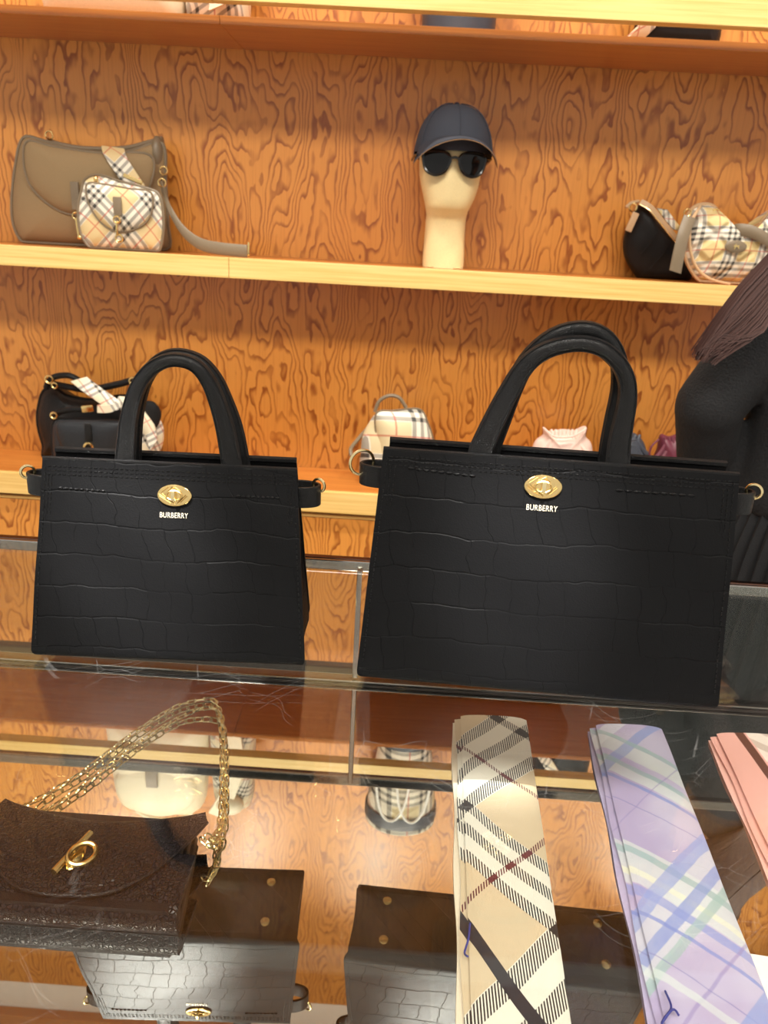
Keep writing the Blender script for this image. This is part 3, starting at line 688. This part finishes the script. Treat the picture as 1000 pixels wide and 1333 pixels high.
# cap
cc = at(590, 198, y=ym); cap = thing('baseball_cap', 'charcoal cotton baseball cap on the mannequin head', 'cap', (cc[0], ym, cc[2]), .10)
Rx_, Ry_, Hc = .103, .112, .117
b = B(); rings = []
for k in np.linspace(0, 1, 14):
    th = k*math.pi/2; rr = math.cos(th)**.80 if k < 1 else .02
    rings.append([((Rx_*rr+.0008*math.cos(6*w))*math.cos(w), Ry_*rr*math.sin(w), -.006+Hc*math.sin(th)**1.05-(.012*(1-k) if math.sin(w) > 0 else 0)) for w in np.linspace(0, 2*math.pi, 48, endpoint=False)])
b.loft(rings, False).build('crown', 'cap', cap, angle=80)
b = B()
for k in range(6):
    w = k*math.pi/3+math.pi/6*3; b.tube([(Rx_*1.012*math.cos(th)**.8*math.cos(w), Ry_*1.012*math.cos(th)**.8*math.sin(w), -.004+Hc*math.sin(th)**1.05) for th in np.linspace(.02, 1.5, 14)], .0014, 5)
b.build('panel_seam', 'cap', cap)
B().ell((0, 0, Hc-.004), (.007, .007, .004)).build('button', 'cap', cap)
def brim(zo):
    rings = []
    for q in np.linspace(0, 1, 9):
        ring = []
        for w in np.linspace(-1.18, 1.18, 29):
            ph = -math.pi/2+w; rr = 1+q*.62*math.cos(w*1.15)**.8 if abs(w) < 1.3 else 1
            x = Rx_*1.0*(1+q*.16*abs(math.sin(w)))*math.cos(ph); y = Ry_*math.sin(ph)-q*.078*max(0, math.cos(w*1.2))**.7
            z = .029-.013*q-.052*(w/1.18)**2*(.5+.5*q)+zo; ring.append((x, y, z))
        rings.append(ring)
    return rings
for nm, z0, z1, mt in (('brim', .0, -.002, 'cap'), ('brim_lining', -.0021, -.0036, 'capin')):
    tp, bt = brim(z0), brim(z1); B().loft([a_+list(reversed(b_)) for a_, b_ in zip(tp, bt)]).build(nm, mt, cap, angle=60)
# sunglasses
sg0 = at(592, 212, y=ym-.112); sgl = thing('sunglasses', 'black round-lens sunglasses on the mannequin face', 'sunglasses', (sg0[0], ym-.112, sg0[2]), .06); sgl.scale = (1.12, 1.12, 1.12)
for sx in (-1, 1):
    pts = [(.010, .010), (.020, .020), (.045, .023), (.068, .018), (.070, .004), (.062, -.018), (.042, -.027), (.022, -.020), (.012, -.004)]
    ol = smooth_closed([np.array((sx*p[0], .012*(p[0]/.07)**2, p[1])) for p in pts], 40)
    b = B(); pillow(b, ol, .004); ln = b.build('lens', 'lens', sgl)
    B().tube([p for p in ol]+[ol[0]], .0032, 6, False).build('rim', 'frame', sgl)
    B().tube([(sx*.069, .014, .014), (sx*.084, .024, .014), (sx*.088, .06, .014), (sx*.089, .13, .010)], .0028, 6).build('temple', 'frame', sgl)
B().tube([(-.013, 0, .008), (0, -.003, .011), (.013, 0, .008)], .003, 6).build('bridge', 'frame', sgl)
# black hobo bag (right)
off = base(850, 2.275, ZU); t = thing('hobo_bag', 'black leather crescent bag with tan zip trim on the middle shelf', 'handbag', off)
part_pillow('body', [(830, 268), (842, 268), (856, 286), (870, 301), (882, 315), (896, 330), (902, 355), (890, 372), (855, 374), (832, 364), (816, 342), (811, 322), (813, 305), (820, 288)], 2.270, .09, 'black', t, off, ZU, 2.6)
strap('zip_trim', [(834, 263, 2.240), (846, 270, 2.230), (858, 284, 2.230), (870, 299, 2.230), (882, 313, 2.235)], 0, (5, -7), 'tan', t, off, .006)
cord('zip', [(833, 266, 2.235), (846, 274, 2.225), (858, 288, 2.223), (870, 303, 2.223), (880, 316, 2.230)], .0018, 'brass', t, off)
strap('quilt_strap', [(862, 272, 2.275), (872, 286, 2.270), (884, 300, 2.265)], 0, (14, 2), 'plaid2', t, off)
B().box(at(823, 289, y=2.230), (.018, .006, .05), .002, Matrix.Rotation(.3, 3, 'Y')).build('tab', 'tan', t, off=off)
gring('ring', (824, 270), 2.240, .010, .0025, t, off); cord('pull', [(832, 262, 2.245), (822, 264, 2.240), (815, 270, 2.235)], .004, 'tan', t, off, 10)
b = B()
for (p, q) in (((835, 330), (858, 303)), ((846, 350), (874, 318))): b.tube([at(p[0]+(q[0]-p[0])*k, p[1]+(q[1]-p[1])*k, y=2.219) for k in np.linspace(0, 1, 6)], .0016, 5)
b.build('quilt_seam', 'black', t, off=off)
# check crescent bag
off = base(955, 2.205, ZU); t = thing('hobo_bag', 'beige check quilted crescent bag with oval emblem patch', 'handbag', off)
part_pillow('body', [(898, 274), (914, 266), (930, 271), (936, 291), (948, 304), (966, 307), (984, 298), (1000, 276), (1020, 266), (1036, 276), (1040, 312), (1030, 348), (1005, 374), (960, 382), (930, 378), (906, 362), (891, 334), (890, 300)], 2.195, .10, 'plaid2', t, off, ZU, 2.8, n=96, pipe=.005, pm='tan')
pc = at(958, 321, y=2.137); pt = B().ell(pc, (.029, .004, .016), 28, 8).build('patch', 'taupe', t, off=off)
em = [(-.8, -.2), (-.55, .1), (-.75, .5), (-.4, .35), (-.25, .95), (-.05, .45), (.35, .35), (.75, .55), (.6, .15), (.75, -.6), (.5, -.55), (.35, -.1), (-.1, -.15), (-.35, -.75), (-.55, -.7), (-.4, -.15)]
eo = [np.array([pc[0]+p[0]*.0105, pc[1]-.0042, pc[2]+p[1]*.0085]) for p in em]; B().loft([eo, [p+np.array([0, -.0010, 0]) for p in eo]]).build('emblem', 'gold', pt, False, off=off)
strap('front_strap', [(898, 282, 2.140), (890, 305, 2.125), (884, 330, 2.120), (879, 354, 2.120)], 0, (15, 5), 'taupe', t, off, .004)
strap('shoulder_strap', [(949, 302, 2.170), (962, 299, 2.150), (980, 302, 2.138), (1000, 313, 2.133), (1022, 330, 2.145)], 0, (-3, 16), 'taupe', t, off, .004)
gring('ring', (895, 277), 2.155, .009, .0022, t, off); gring('ring', (932, 277), 2.165, .009, .0022, t, off)
cord('edge_piping', [(912, 268, 2.155), (900, 290, 2.145), (898, 318, 2.143), (905, 345, 2.145), (922, 362, 2.150), (950, 370, 2.160)], .004, 'tan', t, off)
# black bag pair lower shelf, left
off = base(110, 2.272, ZL); t = thing('shoulder_bag', 'large black leather shoulder bag with rolled handle on the base cabinet', 'handbag', off)
part_pillow('body', [(58, 508), (72, 503), (90, 514), (122, 519), (160, 514), (178, 518), (192, 535), (188, 600), (70, 602), (57, 577), (50, 548), (52, 525)], 2.272, .11, 'black', t, off, ZL, 3., pipe=.004, pm='black')
cord('handle', [(62, 498, 2.220), (85, 503, 2.215), (115, 507, 2.215), (150, 501, 2.215), (176, 494, 2.220)], .010, 'black', t, off)
cord('strap_loop', [(60, 505, 2.210), (68, 492, 2.205), (90, 489, 2.200), (110, 500, 2.205)], .009, 'black', t, off)
gring('ring', (64, 494), 2.195, .011, .003, t, off); gring('ring', (71, 502), 2.190, .008, .0025, t, off); gring('ring', (173, 496), 2.205, .010, .003, t, off)
off = base(115, 2.170, ZL); t = thing('flap_bag', 'small black leather flap bag with gold ring clasp and check scarf', 'handbag', off)
part_pillow('body', [(71, 548), (90, 545), (115, 545), (145, 546), (158, 550), (160, 575), (157, 605), (115, 607), (76, 605), (69, 580)], 2.170, .075, 'blackgrey', t, off, ZL, 3.4, pipe=.004, pm='black')
part_pillow('flap', [(76, 549), (115, 547), (158, 549), (157, 575), (146, 590), (115, 594), (88, 590), (76, 572)], 2.142, .045, 'blackgrey', t, off, None, 3.4)
B().box(at(115, 563, y=2.116), (.020, .006, .05), .002).build('tab', 'black', t, off=off); gring('clasp_ring', (115, 582), 2.112, .012, .0035, t, off); B().ell(at(115, 590, y=2.113), (.006, .005, .008)).build('clasp_end', 'gold', t, off=off)
cord('handle', [(70, 545, 2.170), (76, 537, 2.165), (95, 533, 2.160), (118, 534, 2.160)], .008, 'black', t, off); gring('ring', (70, 541), 2.155, .009, .003, t, off)
B().box(at(114, 532, y=2.145), (.034, .008, .020), .003, Matrix.Rotation(-.15, 3, 'Y')).build('buckle', 'gold', t, off=off)
strap('check_scarf', [(103, 494, 2.195), (118, 506, 2.170), (135, 518, 2.150), (152, 530, 2.135)], 0, (22, -6), 'plaid3', t, off, .006)
strap('check_scarf', [(128, 532, 2.130), (142, 532, 2.125), (158, 527, 2.125)], 0, (0, 10), 'plaid3', t, off, .012)
strap('check_scarf', [(150, 524, 2.130), (168, 528, 2.130), (184, 545, 2.130), (196, 562, 2.130), (200, 580, 2.130)], 0, (-10, 16), 'plaid3', t, off, .010)
off = base(192, 2.160, ZL); t = thing('pouch_bag', 'beige check cloth pouch beside the black flap bag', 'handbag', off)
part_pillow('body', [(174, 545), (184, 534), (200, 538), (211, 552), (213, 572), (206, 592), (190, 602), (176, 600), (172, 575)], 2.170, .06, 'plaid3', t, off, ZL)
part_pillow('dark_flap', [(186, 525), (200, 523), (210, 538), (204, 556), (192, 548)], 2.140, .02, 'black', t, off)
# check backpack
off = base(520, 2.240, ZL); t = thing('backpack', 'small beige check backpack with taupe top handle on the base cabinet', 'backpack', off)
part_pillow('body', [(470, 585), (473, 565), (481, 549), (490, 539), (510, 534), (545, 533), (556, 548), (564, 575), (570, 612), (550, 630), (500, 630), (470, 622)], 2.240, .14, 'plaid4', t, off, ZL, 3.)
part_pillow('flap', [(490, 538), (515, 534), (546, 532), (557, 550), (564, 575), (560, 600), (530, 606), (500, 603), (492, 575)], 2.195, .085, 'plaid4', t, off, None, 3.2, pipe=.003)
cord('top_handle', [(488, 536, 2.220), (494, 522, 2.220), (507, 515, 2.220), (520, 518, 2.220), (529, 531, 2.220)], .0055, 'taupe', t, off)
cord('shoulder_strap', [(480, 556, 2.260), (466, 572, 2.240), (457, 584, 2.210), (458, 594, 2.190)], .006, 'taupe', t, off)
# drawstring pouches
def pouch(label, pts, y, dep, mat, loop):
    off = base(np.mean([p[0] for p in pts]), y, ZL); t = thing('drawstring_bag', label, 'handbag', off, 0, 'drawstring bags on the base cabinet')
    part_pillow('body', pts, y, dep, mat, t, off, ZL, 2.6); b = B(); cx = np.mean([p[0] for p in pts[:5]]); top = min(p[1] for p in pts)
    for k in range(7):
        a_ = (k-3)/3; b.tube(smooth_open([at(cx+a_*w_*.5, top+h_, y=y-dep*(.18+.3*h_/40)) for w_, h_ in ((34, 4), (30, 12), (40, 22), (60, 34))], 12), lambda q: .004+.004*q, 6)
    b.build('gathers', mat, t, off=off)
    cord('drawcord', loop, .003, mat, t, off)
pouch('pale pink drawstring bag with ruffled top on the base cabinet', [(707, 556), (716, 562), (734, 559), (752, 562), (763, 555), (762, 567), (770, 578), (771, 600), (766, 625), (735, 628), (697, 625), (690, 600), (696, 576), (707, 566)], 2.210, .11, 'pink', [(708, 557, 2.170), (722, 568, 2.150), (745, 568, 2.150), (763, 558, 2.170)])
pouch('slate grey drawstring bag beside the pink one', [(790, 570), (803, 564), (818, 562), (830, 566), (840, 580), (841, 605), (836, 628), (807, 630), (781, 626), (779, 600), (783, 582)], 2.220, .10, 'navy', [(788, 574, 2.170), (805, 576, 2.160), (830, 572, 2.170)])
pouch('burgundy drawstring bag beside the slate grey one', [(860, 566), (872, 568), (886, 565), (892, 575), (898, 600), (894, 628), (868, 630), (850, 626), (849, 602), (856, 585)], 2.210, .09, 'wine', [(858, 572, 2.170), (848, 582, 2.160), (846, 596, 2.160), (854, 600, 2.160)])
# ------------------------------------------------------------------ bags on the top shelf (seen in the mirror)
ZS = 1.815
def tb(name, label, cx, w, h, d, mat, y=2.21):
    x = float(at(cx, 20, y=y)[0]); t = thing(name, label, 'handbag', (x, y, ZS)); ol = smooth_closed([np.array(p) for p in ((-w*.48, 0, 0), (0, 0, -.004), (w*.48, 0, 0), (w*.5, 0, h*.45), (w*.42, 0, h*.93), (0, 0, h), (-w*.42, 0, h*.93), (-w*.5, 0, h*.45))], 60)
    for p in ol: p[2] = max(p[2], 0)
    b = B(); pillow(b, ol, d, 4.); b.build('body', mat, t, angle=60); return t
t = tb('flap_bag', 'large cream leather flap bag with taupe tab on the top shelf', 150, .34, .44, .17, 'cream', 2.2)
B().ell((0, -.060, .29), (.145, .035, .125), 28, 14).build('flap', 'cream', t); B().box((0, -.098, .20), (.04, .008, .12), .003).build('tab', 'taupe', t); B().torus((0, -.100, .12), .018, .004, (1, 0, 0), (0, 0, 1)).build('clasp_ring', 'gold', t)
B().tube([(.11*math.cos(q), 0, .42+.07*math.sin(q)) for q in np.linspace(0, math.pi, 16)], .008, 7).build('handle', 'cream', t)
t = tb('pouch_bag', 'cream and check knotted scarf pouch on the top shelf', 285, .15, .40, .14, 'plaid3', 2.2); B().ribbon(smooth_open([(-.05, -.075, .38), (.0, -.085, .27), (.03, -.085, .14), (.02, -.08, .03)], 14), np.array((.05, 0, .02)), .010).build('scarf_end', 'cream', t)
B().ell((0, -.075, .33), (.05, .03, .04)).build('knot', 'cream', t)
xb = float(at(598, 20, y=2.2)[0]); t = thing('bucket_bag', 'check bucket bag with slate base and arched handles on the top shelf', 'handbag', (xb, 2.2, ZS))
def rg(w_, d_, z): return [(w_*math.cos(q), d_*math.sin(q), z) for q in np.linspace(0, 6.28319, 36, endpoint=False)]
B().loft([rg(.088, .075, .06), rg(.100, .082, .16), rg(.118, .090, .30), rg(.124, .094, .40), rg(.118, .088, .40), rg(.112, .084, .30), rg(.09, .07, .10)], True).build('body', 'plaid4', t)
B().loft([rg(.082, .070, .001), rg(.090, .077, .005), rg(.092, .079, .062), rg(.089, .076, .064)]).build('base', 'navy', t)
B().loft([rg(.125, .0955, .33), rg(.1265, .097, .335), rg(.1275, .098, .375), rg(.126, .0965, .38)], False).build('band', 'navy', t)
for s_ in (-1, 1): B().tube([(s_*.035+.055*math.cos(q), -.098-.006*math.sin(q), .16+.17*math.sin(q)) for q in np.linspace(0, math.pi, 18)], .0045, 6).build('handle', 'white', t)
t = tb('shoulder_bag', 'black shoulder bag with cream scarf on the top shelf', 885, .20, .24, .12, 'black'); B().ribbon(smooth_open([(-.13, -.02, .005), (-.10, -.05, .03), (-.06, -.065, .08), (-.02, -.06, .14)], 14), np.array((.05, 0, .01)), .008).build('scarf', 'plaid3', t); B().tube([(.07*math.cos(q), 0, .15+.06*math.sin(q)) for q in np.linspace(0, math.pi, 16)], .006, 7).build('handle', 'black', t)
# ------------------------------------------------------------------ person behind the counter
px0, py0 = .79, 1.34
per = thing('person', 'person with long brown hair in black jumper and pleated skirt beside the shelves', 'person', (px0, py0, 0))
OFF = (px0, py0, 0)
def remesh(o, vox, sm):
    m = o.modifiers.new('fuse', 'REMESH'); m.mode = 'VOXEL'; m.voxel_size = vox; m.use_smooth_shade = True
    s = o.modifiers.new('soft', 'SMOOTH'); s.iterations = sm; s.factor = .5
def ring_body(b, rows, n=24):
    b.loft([[(cx+rx*math.cos(w), cy+ry*math.sin(w), z) for w in np.linspace(0, 6.28319, n, endpoint=False)] for cx, cy, rx, ry, z in rows])
hx, hy, hz = px0-.06, py0+.02, 1.545                            # head, tilted over the near shoulder
sh = {-1: np.array(at(1024, 398, y=1.33)), 1: np.array((px0+.19, py0+.0, 1.33))}
el_ = {-1: np.array(at(924, 528, y=1.32)), 1: np.array((px0+.24, py0+.06, 1.09))}
wr = {-1: np.array(at(912, 652, y=1.40)), 1: np.array((px0+.12, py0+.27, 1.05))}
b = B()
ring_body(b, [(px0, py0, .13, .09, .82), (px0, py0, .165, .105, .90), (px0, py0, .125, .085, 1.08), (px0-.005, py0, .15, .10, 1.24), (px0-.01, py0, .16, .085, 1.33), (px0-.015, py0, .07, .06, 1.40), (px0-.03, py0+.005, .05, .052, 1.45), (px0-.045, py0+.01, .048, .052, 1.50)])
b.ell((hx, hy, hz+.045), (.074, .092, .108), 24, 16); b.ell((hx, hy+.035, hz-.01), (.052, .055, .062), 16, 10)
b.ell((hx, hy+.098, hz+.022), (.011, .014, .018), 10, 8)                      # nose
for s in (-1, 1): b.ell((hx+s*.074, hy, hz+.03), (.009, .016, .028), 10, 8)   # ears
b.ell((hx, hy+.085, hz-.018), (.020, .010, .007), 10, 6)                      # mouth
for s in (-1, 1):
    b.tube(smooth_open([sh[s], (sh[s]+el_[s])/2, el_[s]], 8), lambda q: .046-.010*q, 12); b.tube([el_[s], (el_[s]+wr[s])/2, wr[s]], lambda q: .036-.012*q, 12)
    d = np.array((-s*.25, .95, -.15)) if s > 0 else np.array((.10, .22, -.95)); d /= np.linalg.norm(d); side = np.array((.97*-s, -.22, .05)) if s > 0 else np.array((.20, -.95, -.20))
    pal = wr[s]+d*.05; b.tube([wr[s], wr[s]+d*.03, wr[s]+d*.085], lambda q: (.016, .034+.008*math.sin(3.1*q)), 12, up=(0, 0, 1) if s > 0 else (1, .2, 0))
    for k, (o_, L_) in enumerate(((-.028, .062), (-.010, .072), (.010, .068), (.028, .052))):
        p = wr[s]+d*.082+side*o_; b.tube(smooth_open([p, p+d*L_*.4+np.array((0, 0, .004)), p+d*L_*.75+np.array((0, 0, -.008)), p+d*L_+np.array((0, 0, -.024))], 8), lambda q: .0088-.002*q, 8)
    p = wr[s]+d*.03-side*.034; b.tube(smooth_open([p, p+d*.03-side*.018, p+d*.058-side*.022+np.array((0, 0, -.008))], 7), lambda q: .010-.002*q, 8)
    lx = px0+s*.085; b.tube([(lx, py0, .86), (lx, py0+.005, .70), (px0+s*.08, py0+.01, .48), (px0+s*.08, py0-.01, .34), (px0+s*.08, py0-.005, .16), (px0+s*.08, py0, .05)], lambda q: .082-.030*q-.022*max(0, q-.6), 14)
    b.ell((px0+s*.08, py0+.06, .035), (.040, .115, .033), 16, 10)
body = b.build('body', 'skin', per, off=OFF); remesh(body, .0065, 4)
for s in (-1, 1):
    B().ell((hx+s*.031, hy+.086, hz+.048), (.012, .006, .006), 10, 6).build('eye', 'white', per, off=OFF)
    B().ell((px0+s*.08, py0+.06, .037), (.047, .125, .036), 18, 10).build('shoe', 'shoe', per, off=OFF)
b = B()
ring_body(b, [(px0, py0, .178, .128, .93), (px0, py0, .186, .135, .955), (px0-.005, py0, .178, .125, 1.06), (px0-.005, py0, .185, .130, 1.20), (px0-.01, py0, .185, .115, 1.31), (px0-.012, py0, .14, .095, 1.37), (px0-.018, py0, .075, .07, 1.415), (px0-.02, py0, .066, .064, 1.43)])
for s in (-1, 1):
    b.tube(smooth_open([sh[s]+np.array((-s*.05, 0, .0)), sh[s]*.8+el_[s]*.2, (sh[s]+el_[s])/2, el_[s]], 12), lambda q: .066-.008*q, 16); b.ell(el_[s], (.058, .062, .060), 14, 10)
    b.tube([el_[s], (el_[s]+wr[s])/2+np.array((0, 0, -.008)), wr[s]], lambda q: .058-.020*q, 14)
kn = b.build('jumper', 'knit', per, off=OFF); remesh(kn, .009, 6)
b = B(); rings = []
for z, k in ((.98, .155), (.94, .172), (.86, .186), (.70, .208), (.52, .232), (.38, .25)):
    rings.append([(px0+(k+.010*(1 if j % 2 else -1)*min(1, (.98-z)*9))*math.cos(w), py0+(k*.78+.010*(1 if j % 2 else -1)*min(1, (.98-z)*9))*math.sin(w), z) for j, w in enumerate(np.linspace(0, 6.28319, 88, endpoint=False))])
b.loft(rings).build('pleated_skirt', 'skirt', per, off=OFF, angle=30)
# hair: cap of hair on the skull and long strands falling over the near shoulder
hb = B(); hb.ell((hx, hy-.012, hz+.058), (.088, .100, .112), 22, 14)
for i in range(520):
    u, v = random.random(), random.random()
    e0, e1 = at(1012, 322+72*u, y=1.25), at(952+30*u, 388+48*u, y=1.235)
    tip = at(904+26*u+random.uniform(-3, 4), 467+random.uniform(-26, 6)*(.4+u), y=1.235)
    s0 = np.array((hx-.060+.05*u, hy-.06-.03*v, hz+.06-.05*u)); yy = random.uniform(-.018, .012)
    P_ = smooth_open([s0, s0*.45+e0*.55+np.array((.02, -.01, .01)), e0+np.array((0, yy, 0)), e1+np.array((0, yy, 0)), tip+np.array((0, yy, 0))], 11)
    hb.tube(P_, lambda q: .0024*(1-q*.75), 3, False)
for i in range(300):
    w = random.uniform(math.pi*.95, math.pi*2.05); s0 = np.array((hx+.085*math.cos(w), hy-.01+.095*math.sin(w), hz+.08)); d = np.array((.09*math.cos(w), .10*math.sin(w), 0))
    P_ = smooth_open([s0, s0+d*.15+np.array((0, 0, -.10)), np.array((px0+.10*math.cos(w)+.02, py0-.128+.01*math.sin(w), 1.30)), np.array((px0+.08*math.cos(w)+.03, py0-.150, 1.16+random.uniform(-.04, .03)))], 10)
    hb.tube(P_, lambda q: .0028*(1-q*.6), 3, False)
hb.build('hair', 'hair', per, off=OFF)
